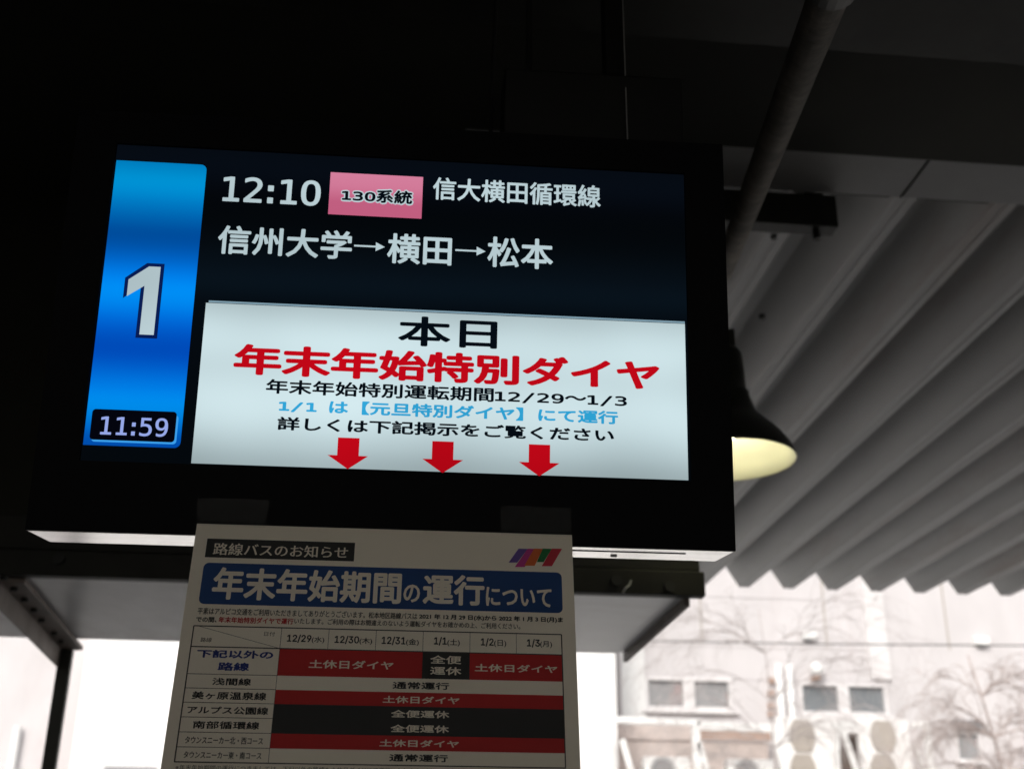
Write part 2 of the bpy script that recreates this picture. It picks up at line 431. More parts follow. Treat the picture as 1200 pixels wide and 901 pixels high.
# ------------------------------------------------------------------ low shelter roof behind the display
sh = thing('low_shelter_roof', 'low dark-fronted shelter roof with grey underside and bolted angle behind the display', 'shelter roof', (0, 3.7, 2.35))
MB().box(-6.5, .878, 3.25, 3.29, 2.352, 2.422).build('front_beam', M['black_steel'], sh, bevel=.003)
MB().box(-6.5, .868, 3.262, 3.30, 2.425, 2.52).build('upper_beam', M['black_steel'], sh, bevel=.003)
MB().box(-6.5, .018, 3.291, 4.165, 2.356, 2.37).build('underside_panel', M['soffit'], sh)
MB().box(.022, .825, 3.291, 4.165, 2.356, 2.37).build('underside_panel', M['soffit_white'], sh)['label'] = 'pale underside panel at the right'  # right part split off in a paler, bluer colour
MB().box(.827, .842, 3.291, 4.215, 2.331, 2.40).build('end_trim', M['angle'], sh, bevel=.002)
MB().box(-6.5, .80, 4.168, 4.185, 2.356, 2.44).build('rear_trim', M['soffit'], sh)
def on_z_line(pa_, pb_, Z, Y):
    a_, b_ = atZ(*pa_, Z), atZ(*pb_, Z); t = (Y-a_.y)/(b_.y-a_.y); return a_.lerp(b_, t)
def slab(c4, z0, z1):
    return MB().add([(p.x, p.y, z) for z in (z0, z1) for p in c4], [(0, 1, 2, 3), (7, 6, 5, 4), (0, 4, 5, 1), (1, 5, 6, 2), (2, 6, 7, 3), (3, 7, 4, 0)])
fa, fc = on_z_line((19, 672), (91, 755), 2.338, 3.292), on_z_line((19, 672), (91, 755), 2.338, 4.30)
fb_, fd = on_z_line((0, 681), (70, 758), 2.338, 3.292), on_z_line((0, 681), (70, 758), 2.338, 4.33)
slab([fa, fc, fd, fb_], 2.338, 2.353).build('angle_flange', M['angle'], sh, bevel=.002)
ox = Vector((-.009, 0, 0)); ox1 = Vector((-.001, 0, 0))
slab([fb_+ox1, fd+ox1, fd+ox, fb_+ox], 2.278, 2.352).build('angle_leg', M['angle'], sh, bevel=.002)
for (px, py) in ((5, 675), (17, 688), (29, 701), (40, 713), (49, 725), (64, 740), (72, 750)):
    c = atZ(px, py, 2.338)
    MB().tube([(c.x, c.y, 2.339), (c.x, c.y, 2.328)], .010, 6).build('bolt', M['black_steel'], sh)
for (px, py) in ((784, 688), (722, 681), (350, 688), (70, 655)):
    c = atY(px, py, 3.25)
    MB().tube([(c.x, 3.255, c.z), (c.x, 3.238, c.z)], .016, 8).build('beam_bolt', M['slot'], sh)
c = atY(735, 694, 3.245)
MB().tube([c+Vector((-.012, 0, .0)), c+Vector((-.004, -.008, .012)), c+Vector((.006, -.004, .02)), c+Vector((.012, 0, .034))], .0022, 6).build('wire_tie', M['white'], sh)
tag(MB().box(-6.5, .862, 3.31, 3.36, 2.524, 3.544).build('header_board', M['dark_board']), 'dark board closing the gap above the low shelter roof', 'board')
po = thing('shelter_post', 'dark square post under the bolted angle at the left', 'post', (-1.1, 4.28, .14))
MB().box(-1.122, -1.077, 4.285, 4.315, .141, 2.337).build('shaft', M['post'], po, bevel=.004)
MB().box(-1.19, -1.02, 4.20, 4.365, .1405, .155).build('base_plate', M['post'], po, bevel=.002)

# ------------------------------------------------------------------ display
t_, dy_ = 0.1208333, -0.01949455
ex = Vector((math.cos(dy_), math.sin(dy_), 0)); nn = Vector((-math.sin(dy_), math.cos(dy_), 0))
ez = Vector((0, 0, 1))*math.cos(t_)-nn*math.sin(t_); bkv = nn*math.cos(t_)+Vector((0, 0, 1))*math.sin(t_)
DO = CAM+Vector((-0.00617191, 1.30152899, 0.63644697))
def frame(o, x, y, z):
    return Matrix(((x.x, y.x, z.x, o.x), (x.y, y.y, z.y, o.y), (x.z, y.z, z.z, o.z), (0, 0, 0, 1)))
DM = frame(DO, ex, bkv, ez)
def L(px, py, off=0):
    p = on_plane(px, py, DO+bkv*off, bkv)-DO; return Vector((p.dot(ex), p.dot(ez)))
dp = thing('departure_display', 'black ceiling-hung bus departure display with lit blue, black and white screen', 'display', mat4=DM)
HX0, HX1, HZ0, HZ1 = -.401, .4015, -.278, .2405
DEP = .090
# housing: a bezel ring around the screen, a back shell
ring = MB()
o4 = [(HX0, HZ0), (HX1, HZ0), (HX1, HZ1), (HX0, HZ1)]; i4 = [(-.3515, -.1975), (.3515, -.1975), (.3515, .1975), (-.3515, .1975)]
for i in range(4):
    j = (i+1) % 4
    a, b, c, d = o4[i], o4[j], i4[j], i4[i]
    ring.add([(a[0], -.004, a[1]), (b[0], -.004, b[1]), (c[0], -.004, c[1]), (d[0], -.004, d[1]), (c[0], .003, c[1]), (d[0], .003, d[1]), (a[0], .002, a[1]), (b[0], .002, b[1])],
             [(0, 1, 2, 3), (3, 2, 4, 5), (0, 6, 7, 1)])
ring.build('bezel', M['housing'], dp, local=True)
shell = MB().box(HX0, HX1, .0022, DEP-.012, HZ0+.0018, HZ1)
shell.build('housing', M['housing'], dp, local=True, bevel=.003)
# silver tray underneath
MB().box(HX0+.001, HX1-.001, -.001, DEP, HZ0+.0002, HZ0+.0016).build('bottom_tray', M['silver'], dp, local=True)
MB().box(.19, .35, .028, .032, HZ0-.0005, HZ0+.002).build('tray_slot', M['slot'], dp, local=True)
for u in (.27,):
    MB().tube([(u, .065, HZ0-.0012), (u, .065, HZ0+.002)], .004, 10).build('tray_screw', M['grey_metal'], dp, local=True)
# mount
a = L(588, 103, .13); b = L(791, 112, .13)
MB().box(a.x, b.x, .080, .150, -.05, (a.y+b.y)/2).build('mount_box', M['hanger'], dp, local=True, bevel=.003)
def hang(px0, px1, name, m, yb, depth):
    a0 = on_plane(px0, 150, DO+bkv*yb, bkv); a1 = on_plane(px1, 150, DO+bkv*yb, bkv)
    wdt = (a1-a0).length; y = (a0.y+a1.y)/2
    return MB().box(a0.x, a0.x+wdt, y, y+depth, a0.z-.15, 3.544).build(name, m, dp, bevel=.0012)
hang(712, 735, 'hanger_column', M['hanger'], .13, .03)
hang(734.2, 735.8, 'column_highlight', M['wire'], .072, .0015)  # added pale strip, paints the lit right edge of the column
hang(617, 624, 'hanger_rod', M['hanger'], .13, .008)

# lcd
BLK = [(0, lin((4, 8, 12))), (.5, lin((5, 10, 16))), (.56, lin((9, 20, 29))), (.62, lin((8, 16, 24))), (.72, lin((4, 8, 11))), (.85, lin((3, 5, 8))), (.93, lin((7, 13, 22))), (1, lin((6, 11, 18)))]
scr = MB().box(-.3512, .3512, -.0002, .0018, -.1973, .1973).build('screen', emit('lcd_black', vramp=BLK, band=0), dp, local=True)
vz = lambda py: (L(170, py).y+.197)/.394
BL_ = [(vz(525), lin((0, 72, 165))), (vz(505), lin((0, 90, 190))), (vz(478), lin((0, 148, 240))), (vz(455), lin((0, 128, 235))), (vz(425), lin((0, 78, 190))), (vz(400), lin((0, 70, 178))), (vz(372), lin((0, 105, 220))), (vz(345), lin((0, 150, 250))), (vz(325), lin((0, 130, 240))), (vz(305), lin((0, 100, 200))), (vz(282), lin((0, 72, 150))), (vz(262), lin((0, 80, 160))), (vz(235), lin((0, 125, 200))), (vz(212), lin((0, 155, 220))), (vz(192), lin((0, 120, 185)))]
e_blue = emit('lcd_blue', vramp=BL_, band=0)
e_white = emit('lcd_white', lin((214, 236, 241)), band=.4)
e_text = emit('lcd_text', lin((196, 217, 223)), band=.15)
e_pink = emit('lcd_pink', vramp=[(0, lin((190, 85, 120))), (.845, lin((188, 88, 122))), (.90, lin((212, 125, 155))), (1, lin((212, 130, 160)))], band=0)
e_red = emit('lcd_red', lin((194, 8, 24)), band=.12)
e_cyan = emit('lcd_cyan', lin((48, 165, 215)), band=.1)
e_black = emit('lcd_ink', lin((5, 12, 20)), band=0)
e_navy = emit('lcd_navy', lin((8, 28, 82)), band=0)
e_lav = emit('lcd_lavender', lin((150, 168, 232)), band=0)
e_bar = emit('lcd_bar', lin((125, 155, 170)), band=0)
e_edge = emit('lcd_edge', lin((60, 160, 235)), band=0)
e_box = emit('lcd_box', lin((4, 5, 14)), band=0)
def flat(name, pts, y, m, label=None, parent=None):
    o = MB().poly(pts, y, y+.00018).build(name, m, parent or scr, local=True)
    if label: o['label'] = label
    return o
def LQ(*q): return [tuple(L(*p)) for p in q]
x0, x1 = L(117, 350).x, L(226, 350).x
zt, zb = L(190, 191).y, L(150, 523).y
x0 = (L(137, 188).x+L(97, 521).x)/2; x1 = (L(242.8, 195).x+L(210.8, 525).x)/2
flat('platform_panel', rrect(x0, zb, x1, zt, .007, corners=(0, 1, 1, 0)), -.0006, e_blue, 'blue panel with the stop number')
# stop number
def one(grow):
    a = L(152.7, 311.7); b = L(188, 311.7); c = L(182, 393)
    g = grow
    xl, xr = a.x-g, (L(189, 312).x+L(180, 393).x)/2+g
    zt_, zb_ = a.y+g, c.y-g
    wst = .0165+2*g
    return [(xr, zb_), (xr, zt_), (xr-wst*.82, zt_), (xl, zt_-.0175-g*.5), (xl, zt_-.0385-g*1.6), (xr-wst, zt_-.0245-g*1.0), (xr-wst, zb_)]
flat('stop_number_outline', one(.0042), -.0009, e_navy)
flat('stop_number', one(0), -.0012, e_text, 'white figure 1 outlined in navy')
# clock box
a, b = L(106.6, 499), L(206, 501); zt2, zb2 = L(157, 481).y, L(155, 516.8).y
flat('clock_edge', rrect(a.x+.002, zb2-.0022, b.x+.0022, zt2-.004, .004), -.0008, e_edge)
flat('clock_box', rrect(a.x, zb2, b.x, zt2, .004), -.0011, e_box)
def dtext(s, xl, yt, yb, xr, ybr, m, y=-.0014, parent=None, **k):
    p0, p1, p2 = L(xl, yb), L(xr, ybr), L(xl, yt)
    v0 = (p0.y+p1.y)/2
    return lettering(s, (p0.x, v0, p1.x, v0+(p2.y-p0.y)), y, m, parent or scr, **k)
B = .0007
dtext('11:59', 117, 487.5, 509.5, 196, 512.5, e_lav, font=DEJA, bold=(.0003, .0003), kern={1: -8, 2: -8}, label='lavender clock time')
dtext('12:10', 260, 207.3, 237.5, 375, 242, e_text, font=DEJA, bold=(B, B), kern={1: -10, 2: -10}, label='white departure time')
flat('route_box', [(L(386, 227).x, L(440, 254).y), (L(495, 230).x, L(440, 254).y), (L(495, 230).x, L(440, 205).y), (L(386, 227).x, L(440, 205).y)], -.0006, e_pink, 'pink route number box')
dtext('130系統', 398.6, 220, 239, 484.6, 241, e_text, -.0009, font=DEJA, bold=(.0022, .0022), label='pale outline of the route number')
dtext('130系統', 400.2, 221.6, 237.4, 483, 239.4, e_black, -.0013, font=DEJA, bold=(.0007, .0007), label='navy route number')
dtext('信大横田循環線', 506.7, 209.2, 235.8, 703.8, 243.5, e_text, bold=(.0006, .0006))
dtext('信州大学', 254, 264.3, 298.3, 411.7, 304.7, e_text, bold=(.0009, .0009))
dtext('横田', 453, 274, 309.3, 528.8, 312, e_text, bold=(.0009, .0009))
dtext('松本', 570.7, 278.5, 314.2, 647.8, 315.8, e_text, bold=(.0009, .0009))
for xa, xb, ya in ((415, 451, 288.3), (533.5, 569, 293.5)):
    a, b = L(xa, ya), L(xb, ya+1.5); z = (a.y+b.y)/2
    flat('route_arrow', [(a.x, z-.0011), (b.x-.011, z-.0011), (b.x-.011, z-.0058), (b.x, z), (b.x-.011, z+.0058), (b.x-.011, z+.0011), (a.x, z+.0011)], -.0008, e_text)
# notice slide
SX0, SX1 = (L(241.7, 355).x+L(224, 543).x)/2, .3482
SZ0, SZ1 = -.1958, (L(241.7, 355).y+L(803.5, 380).y)/2
flat('slide_bar', [(SX0+.003, SZ1-.003), (SX1, SZ1-.003), (SX1, SZ1+.0032), (SX0+.003, SZ1+.0032)], -.0005, e_bar)
flat('slide_bar_line', [(SX0+.003, SZ1), (SX1, SZ1), (SX1, SZ1+.0007), (SX0+.003, SZ1+.0007)], -.0008, e_box)
sl = flat('notice_slide', [(SX0, SZ0), (SX1, SZ0), (SX1, SZ1), (SX0, SZ1)], -.0009, e_white, 'white slide with the special timetable notice')
dtext('本日', 465.8, 371.3, 406.4, 582.3, 408.6, e_black, bold=(.0016, .0009))
dtext('年末年始特別ダイヤ', 272.7, 403.8, 440, 773, 457.5, e_red, bold=(.0022, .0013), n=12)
dtext('年末年始特別運転期間12/29～1/3', 311.2, 445.5, 462.6, 734.5, 476.3, e_black, font=DEJA, bold=(.0007, .0005))
dtext('1/1 は 【元旦特別ダイヤ】 にて運行', 326.3, 467.6, 483.6, 724.2, 497, e_cyan, font=DEJA, bold=(.0008, .0006))
dtext('詳しくは下記掲示をご覧ください', 324.5, 489.2, 505, 719.4, 517.5, e_black, bold=(.0008, .0005))
for (sx0, sx1, sy, hx0, hx1, hy, tx_, ty) in ((396.3, 421.5, 512.8, 384, 431.3, 534, 407.5, 549.8), (506.7, 531.7, 517, 495, 542.7, 538.5, 518.5, 554.5), (619.7, 644.6, 520.7, 608, 655.6, 542.2, 631.8, 558.2)):
    a, b = L(sx0, sy), L(sx1, sy); h0, h1 = L(hx0, hy), L(hx1, hy); tp = L(tx_, ty)
    flat('down_arrow', [(a.x, (h0.y+h1.y)/2), (h0.x, (h0.y+h1.y)/2), (tp.x, tp.y), (h1.x, (h0.y+h1.y)/2), (b.x, (h0.y+h1.y)/2), (b.x, a.y), (a.x, a.y)], -.0013, e_red)

# cable beside the mount
c0 = on_plane(575, 150, DO+bkv*.14, bkv)
c1 = atZ(583, -40, 3.0)
cb = MB().tube([c0-Vector((0, 0, .12)), c0, c0+Vector((.002, .003, .12)), c0+Vector((.008, .006, .3)), c0+Vector((.012, .0, .6)), Vector((c0.x+.012, c0.y, 3.6))], .0028, 8)
tag(cb.build('cable', M['cable'], smooth=True), 'thin black cable hanging down behind the top of the display', 'cable')

# ------------------------------------------------------------------ paper notice
ap = R(-10)
e2 = Vector((0, 0, 1))*math.cos(ap)-nn*math.sin(ap); n2 = nn*math.cos(ap)+Vector((0, 0, 1))*math.sin(ap)
PO = DO+ex*-.003-ez*.2665-bkv*.0100
PM = frame(PO, ex, n2, e2)
def Q(px, py):
    p = on_plane(px, py, PO, n2)-PO; return Vector((p.dot(ex), p.dot(e2)))
nb = thing('paper_notice', 'A3 paper timetable notice in a clear sleeve taped under the display', 'notice', mat4=PM)
PX0, PX1, PZ0, PZ1 = Q(224, 660).x, Q(672.5, 690).x, -.297, .0005
pap = MB().box(PX0, PX1, 0, .0004, PZ0, PZ1).build('paper', M['paper'], nb, local=True)
MB().box(PX0-.004, PX1+.0045, -.0022, -.0018, PZ0-.004, PZ1+.001).build('clear_sleeve', M['film'], nb, local=True)
for xa, xb, yt in ((233, 316, 584), (587, 669, 593)):
    a, b = L(xa, yt), L(xb, yt)
    inv = PM.inverted()
    top = [inv @ (DM @ Vector((u, -.0052, a.y))) for u in (a.x, b.x)]
    mid = [inv @ (DM @ Vector((u, -.0052, -.262))) for u in (a.x, b.x)]
    low = [Vector((m_.x, -.0026, -.003)) for m_ in mid]
    v = top+mid+low
    MB().add(v, [(0, 1, 3, 2), (2, 3, 5, 4)]).build('tape', M['tape'], nb, local=True)
def pflat(name, pts, y, m, label=None):
    o = MB().poly(pts, y, y+.00008).build(name, m, pap, local=True)
    if label: o['label'] = label
    return o
def qbox(xl, yt, xr, yb):
    """plane rectangle from pixel mid-edges"""
    xm, ym = (xl+xr)/2, (yt+yb)/2
    return Q(xl, ym).x, Q(xm, yb).y, Q(xr, ym).x, Q(xm, yt).y
def ptext(s, xl, yt, yb, xr, ybr, m, y=-.0005, **k):
    p0, p1, p2 = Q(xl, yb), Q(xr, ybr), Q(xl, yt)
    v0 = (p0.y+p1.y)/2
    return lettering(s, (p0.x, v0, p1.x, v0+(p2.y-p0.y)), y, m, pap, **k)
b_ = qbox(241.2, 633.3, 415.6, 655.2)
pflat('title_bar', [(b_[0], b_[1]), (b_[2], b_[1]), (b_[2], b_[3]), (b_[0], b_[3])], -.0003, M['ink'], 'black title bar')
ptext('路線バスのお知らせ', 249, 636.8, 650.8, 407.5, 653.6, M['ink_white'], bold=(.0003, .00005))
b_ = qbox(235, 664.8, 658.6, 712.8)
pflat('headline_banner', rrect(*b_, .006), -.0003, M['ink_blue'], 'blue rounded headline banner')
ptext('年末年始期間', 246.7, 665, 703, 469.7, 707, M['ink_white'], bold=(.0011, .0011))
ptext('の', 472.3, 684.5, 705.5, 491.8, 706, M['ink_white'], bold=(.0006, .0006))
ptext('運行', 495, 672.6, 708.3, 567.6, 710, M['ink_white'], bold=(.0011, .0011))
ptext('について', 569.3, 687.3, 709.5, 646.7, 711.9, M['ink_white'], bold=(.0006, .0006))
# logo
ytp, ybt = 642.7, 661
lg = [('lp', 607.7, 618.5, 596, 606, 659), ('lm', 618.5, 626, 603.3, 615, 664.3), ('lo', 626, 636, 614.2, 626.5, 662.8), ('lg', 636, 646.7, 629, 637, 658.5), ('lr', 646.7, 658.6, 634.8, 646.7, 663.3)]
for k, a0, a1, b0, b1, yb in lg:
    p = [Q(a0, ytp), Q(a1, ytp+.3), Q(b1, yb), Q(b0, yb)]
    pflat('logo_stripe', [tuple(q) for q in p], -.0003-.00004*lg.index((k, a0, a1, b0, b1, yb)), M[k])
# small print
ptext('平素はアルピコ交通をご利用いただきましてありがとうございます。松本地区路線バスは', 231, 712.5, 720.5, 489, 725, M['ink_grey'], bold=(.00012, .0001))
ptext('2021 年 12 月 29 日(水)から 2022 年 1 月 3 日(月)ま', 491, 718.8, 725.9, 659.7, 730.2, M['ink'], bold=(.0003, .00026))
ptext('での間、', 229.4, 722.5, 728.8, 253.7, 729.3, M['ink'], bold=(.0002, .0002))
ptext('年末年始特別ダイヤで運行', 255.8, 722.6, 729.8, 343.6, 731.3, M['ink_red'], bold=(.0002, .0002))
ptext('いたします。ご利用の際はお間違えのないよう運転ダイヤをお確かめの上、ご利用ください。', 344.6, 724.4, 731.4, 609.8, 737, M['ink_grey'], bold=(.00012, .0001))
# table: rows from the left edge, columns from the header
rows = [733.3, 757.7, 789.4, 806, 823, 840, 857, 874.8, 892.3]
def left_x(y): return 227.2-(y-733.3)*(22.7/158.4)
RV = []
for y in rows:
    RV.append(Q(left_x(y), y).y)
yr = [743, 766.7, 798, 814.3, 830.4, 847.5, 865.2, 882, 899.4]
RV = [(a+Q(659.5, b).y)/2 for a, b in zip(RV, yr)]
TX0 = (Q(227.2, 733.3).x+Q(204.5, 891.7).x)/2; TX1 = (Q(659.2, 743).x+Q(661.4, 899).x)/2
CX = [TX0, (Q(329.5, 736).x+Q(315.4, 891.7).x)/2, Q(384.8, 750).x, Q(440.4, 751).x, Q(495.7, 752).x, Q(550.7, 753).x, Q(605, 754).x, TX1]
def cell(c0, c1, r0_, r1_, m, name, label=None):
    return pflat(name, [(CX[c0], RV[r1_]), (CX[c1], RV[r1_]), (CX[c1], RV[r0_]), (CX[c0], RV[r0_])], -.0002, m, label)
cell(1, 4, 1, 2, M['ink_red'], 'red_cell'); cell(4, 5, 1, 2, M['ink'], 'black_cell'); cell(5, 7, 1, 2, M['ink_red'], 'red_cell')
cell(1, 7, 3, 4, M['ink_red'], 'red_cell'); cell(1, 7, 4, 5, M['ink'], 'black_cell'); cell(1, 7, 5, 6, M['ink'], 'black_cell'); cell(1, 7, 6, 7, M['ink_red'], 'red_cell')
def rule(xa, za, xb, zb_, wd=.0004):
    dx, dz = xb-xa, zb_-za; l = math.hypot(dx, dz); ox, oz = -dz/l*wd, dx/l*wd
    return [(xa-ox, za-oz), (xb-ox, zb_-oz), (xb+ox, zb_+oz), (xa+ox, za+oz)]
def prule(*a, **k): return pflat('table_rule', rule(*a, **k), -.0004, M['ink_line'])
prule(TX0, RV[0], TX1, RV[0], .0006); prule(TX0, RV[8], TX1, RV[8], .0006)
prule(TX0, RV[0], TX0, RV[8], .0006); prule(TX1, RV[0], TX1, RV[8], .0006)
prule(TX0, RV[1], TX1, RV[1], .0006)
for i in range(2, 8): prule(TX0, RV[i], CX[1], RV[i], .0003)
prule(CX[1], RV[0], CX[1], RV[8], .00025)
for c in CX[2:7]: prule(c, RV[0], c, RV[1], .00025)
prule(TX0+.004, RV[0], CX[1], RV[1], .0002)
for s, xl, yt, yb, xr, ybr in (('12/29', 336, 743.8, 751.7, 364.5, 753), ('12/30', 391.8, 745.2, 753.2, 420.5, 754.5), ('12/31', 447, 746.3, 754.6, 475, 755.6), ('1/1', 508.4, 747, 755.2, 523.5, 755.8), ('1/2', 563.3, 748.3, 756.4, 578.5, 757), ('1/3', 617.4, 749.6, 757.6, 632.8, 758)):
    ptext(s, xl, yt-1.1, yb+.8, xr, ybr+.8, M['ink'], font=INTER, bold=(.0003, .0003))
for s, xl, yt, yb, xr, ybr in (('(水)', 365, 745.4, 753.4, 379.8, 754), ('(木)', 421, 746.8, 755, 436, 755.6), ('(金)', 475.6, 748, 756.4, 490.7, 757), ('(土)', 524, 748.3, 757, 538.8, 757.6), ('(日)', 578.9, 749.5, 758, 593.3, 758.5), ('(月)', 633, 750.8, 759, 647, 759.5)):
    ptext(s, xl, yt, yb, xr, ybr, M['ink'], bold=(.00012, .00012))
ptext('日付', 309.4, 739.8, 745, 322, 745.4, M['ink_grey'])
ptext('路線', 234.8, 746.7, 752, 247.8, 752.3, M['ink_grey'])
ptext('下記以外の', 230.3, 760.3, 770, 319.8, 772.6, M['ink_navy'], bold=(.0005, .0004))
ptext('路線', 254.8, 775.3, 785.3, 291.6, 786.5, M['ink_navy'], bold=(.0005, .0004))
for s, xl, yt, yb, xr, ybr in (('浅間線', 248.3, 793.7, 802.3, 293.8, 803.5), ('美ヶ原温泉線', 224.4, 809.3, 818.6, 311.7, 820.8), ('アルプス公園線', 219, 826.4, 835.4, 314, 838), ('南部循環線', 225.5, 843.8, 853, 303.5, 855.2)):
    ptext(s, xl, yt, yb, xr, ybr, M['ink'], bold=(.00025, .00022))
ptext('タウンスニーカー北・西コース', 216.4, 862, 870.4, 307.8, 872.8, M['ink'], bold=(.00012, .0001))
ptext('タウンスニーカー東・南コース', 214.7, 879.3, 887.7, 306, 890, M['ink'], bold=(.00012, .0001))
for s, xl, yt, yb, xr, ybr, m_ in (('土休日ダイヤ', 361.6, 772.2, 782.2, 460.8, 785.2, 'ink_white'), ('土休日ダイヤ', 556.3, 777.2, 786.4, 653.2, 789, 'ink_white'),
        ('全便', 504, 767.6, 777.4, 540.5, 778.2, 'ink_white'), ('運休', 504, 780.8, 790.3, 540.5, 791.2, 'ink_white'),
        ('通常運行', 460, 798, 806.6, 526.4, 808.6, 'ink'), ('土休日ダイヤ', 448.4, 814.6, 823.2, 538.3, 825.4, 'ink_white'),
        ('全便運休', 458, 831.3, 840.2, 526.4, 841.8, 'ink_white'), ('全便運休', 457.5, 848.4, 857.4, 526, 859, 'ink_white'),
        ('土休日ダイヤ', 444.5, 865.6, 874.2, 537.7, 876.4, 'ink_white'), ('通常運行', 456, 882.7, 891.6, 524.7, 893.2, 'ink')):
    ptext(s, xl, yt, yb, xr, ybr, M[m_], bold=(.0003, .00025))
# footnote under the table, dense print only half legible in the photograph
ptext('※年末年始期間の運行につきましては、下記以外の路線も土休日ダイヤにて運行いたします。詳しくは各営業所までお問い合わせください。', 205.5, 894.4, 900.6, 640, 909.5, M['ink_grey'])

# ------------------------------------------------------------------ buildings across the road
FY = 22.0
def F(px, py, Y=FY): return atY(px, py, Y)
def wall_with_holes(x0, x1, y0, y1, z0, z1, holes):
    xs = sorted({x0, x1, *[h[0] for h in holes], *[h[1] for h in holes]})
    zs = sorted({z0, z1, *[h[2] for h in holes], *[h[3] for h in holes]})
    mb = MB()
    def inh(i, j):
        cx, cz = (xs[i]+xs[i+1])/2, (zs[j]+zs[j+1])/2
        return any(h[0] < cx < h[1] and h[2] < cz < h[3] for h in holes)
    nx, nz = len(xs), len(zs)
    for y in (y0, y1):
        for j in range(nz):
            for i in range(nx): mb.v.append((xs[i], y, zs[j]))
    id_ = lambda i, j, k: k*nx*nz+j*nx+i
    for i in range(nx-1):
        for j in range(nz-1):
            if inh(i, j): continue
            mb.f.append((id_(i, j, 0), id_(i+1, j, 0), id_(i+1, j+1, 0), id_(i, j+1, 0)))
            mb.f.append((id_(i, j, 1), id_(i, j+1, 1), id_(i+1, j+1, 1), id_(i+1, j, 1)))
            for (a, b, da, db) in (((i, j), (i+1, j), 0, -1), ((i+1, j), (i+1, j+1), 1, 0), ((i+1, j+1), (i, j+1), 0, 1), ((i, j+1), (i, j), -1, 0)):
                ni, nj = i+da, j+db
                if ni < 0 or nj < 0 or ni >= nx-1 or nj >= nz-1 or inh(ni, nj):
                    mb.f.append((id_(*a, 0), id_(*a, 1), id_(*b, 1), id_(*b, 0)))
    return mb
fb = thing('pinkish_building', 'pale pinkish rendered building across the road with small paired windows', 'building', (8, FY, 0))
def rectF(xl, yt, xr, yb, Y=FY):
    a, b = F(xl, (yt+yb)/2, Y), F(xr, (yt+yb)/2, Y)
    return (a.x, b.x, F((xl+xr)/2, yb, Y).z, F((xl+xr)/2, yt, Y).z)
w1 = rectF(756, 793.5, 858, 832); w2 = rectF(937, 800, 1040, 838); w3 = rectF(1121, 858, 1149, 891)
XW0 = F(724, 800).x
wall_with_holes(XW0, 40, FY, FY+.35, 0, 9.5, [w1, w2, w3]).build('wall', M['facade'], fb)
MB().box(XW0, 40, FY+.36, FY+9, 0, 9.4).build('building_mass', M['dark_open'], fb)
MB().box(XW0-.1, 40.1, FY-.15, FY+9.1, 9.5, 9.75).build('roof_edge', M['white'], fb)
def window(rc, panes, m, parent, lab):
    x0, x1, z0, z1 = rc
    wf = MB(); t = .065 if panes == 2 else .03
    wf.box(x0+.003, x1-.003, FY-.03, FY+.10, z0+.003, z0+t); wf.box(x0+.003, x1-.003, FY-.03, FY+.10, z1-t, z1-.003)
    wf.box(x0+.003, x0+t, FY-.028, FY+.098, z0+t+.001, z1-t-.001); wf.box(x1-t, x1-.003, FY-.028, FY+.098, z0+t+.001, z1-t-.001)
    if panes == 2: wf.box((x0+x1)/2-.11, (x0+x1)/2+.11, FY-.026, FY+.096, z0+t+.001, z1-t-.001)
    wo = wf.build('window', M['frame'], parent, bevel=.006)
    tag(wo, lab)
    xm = (x0+x1)/2
    sp = [(x0+t, xm-.11), (xm+.11, x1-t)] if panes == 2 else [(x0+t, x1-t)]
    for a, b in sp:
        MB().box(a, b, FY+.05, FY+.06, z0+t, z1-t).build('pane', m, wo)
    MB().box(x0-.08, x1+.08, FY-.09, FY-.001, z0-.06, z0-.002).build('sill', M['frame'], wo)
window(w1, 2, M['glass_dull'], fb, 'paired window with reddish-tinged panes')
window(w2, 2, M['glass_grey'], fb, 'paired window with blue-grey panes')
window(w3, 1, M['glass_dull'], fb, 'small narrow window below a louvre')
lx0, lx1, lz0, lz1 = rectF(1119, 842, 1149, 857)
for k in range(4):
    z = lz0+(lz1-lz0)*k/4
    MB().box(lx0, lx1, FY-.07, FY-.001, z, z+(lz1-lz0)*.13).build('louvre_slat', M['grey_metal'], fb)
px_ = rectF(1010, 600, 1033, 796)
MB().box(px_[0], px_[1], FY-.06, FY-.001, px_[2], 9.49).build('pilaster', M['frame'], fb)
MB().box(F(712, 800).x+.25, XW0+.5, FY-.05, FY-.001, 0, 9.49).build('corner_strip', M['white'], fb)
for k in range(9):
    x = XW0+1.6+k*2.4
    if not (px_[0]-.1 < x < px_[1]+.1): MB().box(x, x+.03, FY-.008, FY-.001, 5.8, 9.45).build('joint_strip', M['beige'], fb)
for y in (700, 758, 796):
    z = F(870, y).z
    MB().box(XW0+.51, px_[0]-.01, FY-.012, FY-.001, z, z+.03).build('string_line', M['facade'], fb)
for xa, xb in ((908.5, 917), (921, 929.5)):
    a, b = F((xa+xb)/2-1, 778, FY-.12), F((xa+xb)/2+1, 846, FY-.12)
    MB().tube([(a.x, FY-.12, a.z), (a.x, FY-.12, 3.1)], .062, 12).build('drainpipe', M['white'], fb, smooth=True)
for y in (797, 812, 826, 836):
    c = F(903.5, y, FY-.05); MB().box(c.x-.05, c.x+.05, FY-.1, FY-.001, c.z-.05, c.z+.05).build('pipe_bracket', M['brown'], fb)
c = F(957, 783.5, FY-.16)
wl = thing('globe_lamp', 'round white globe lamp on the wall above the right paired window', 'lamp', tuple(c))
MB().lathe(c, [(.13*math.sin(R(a)), -.13*math.cos(R(a))) for a in range(0, 181, 15)], 20).build('globe', M['white'], wl, smooth=True)
MB().box(c.x-.08, c.x+.05, FY-.2, FY-.001, c.z-.19, c.z-.125).build('lamp_base', M['brown'], wl)
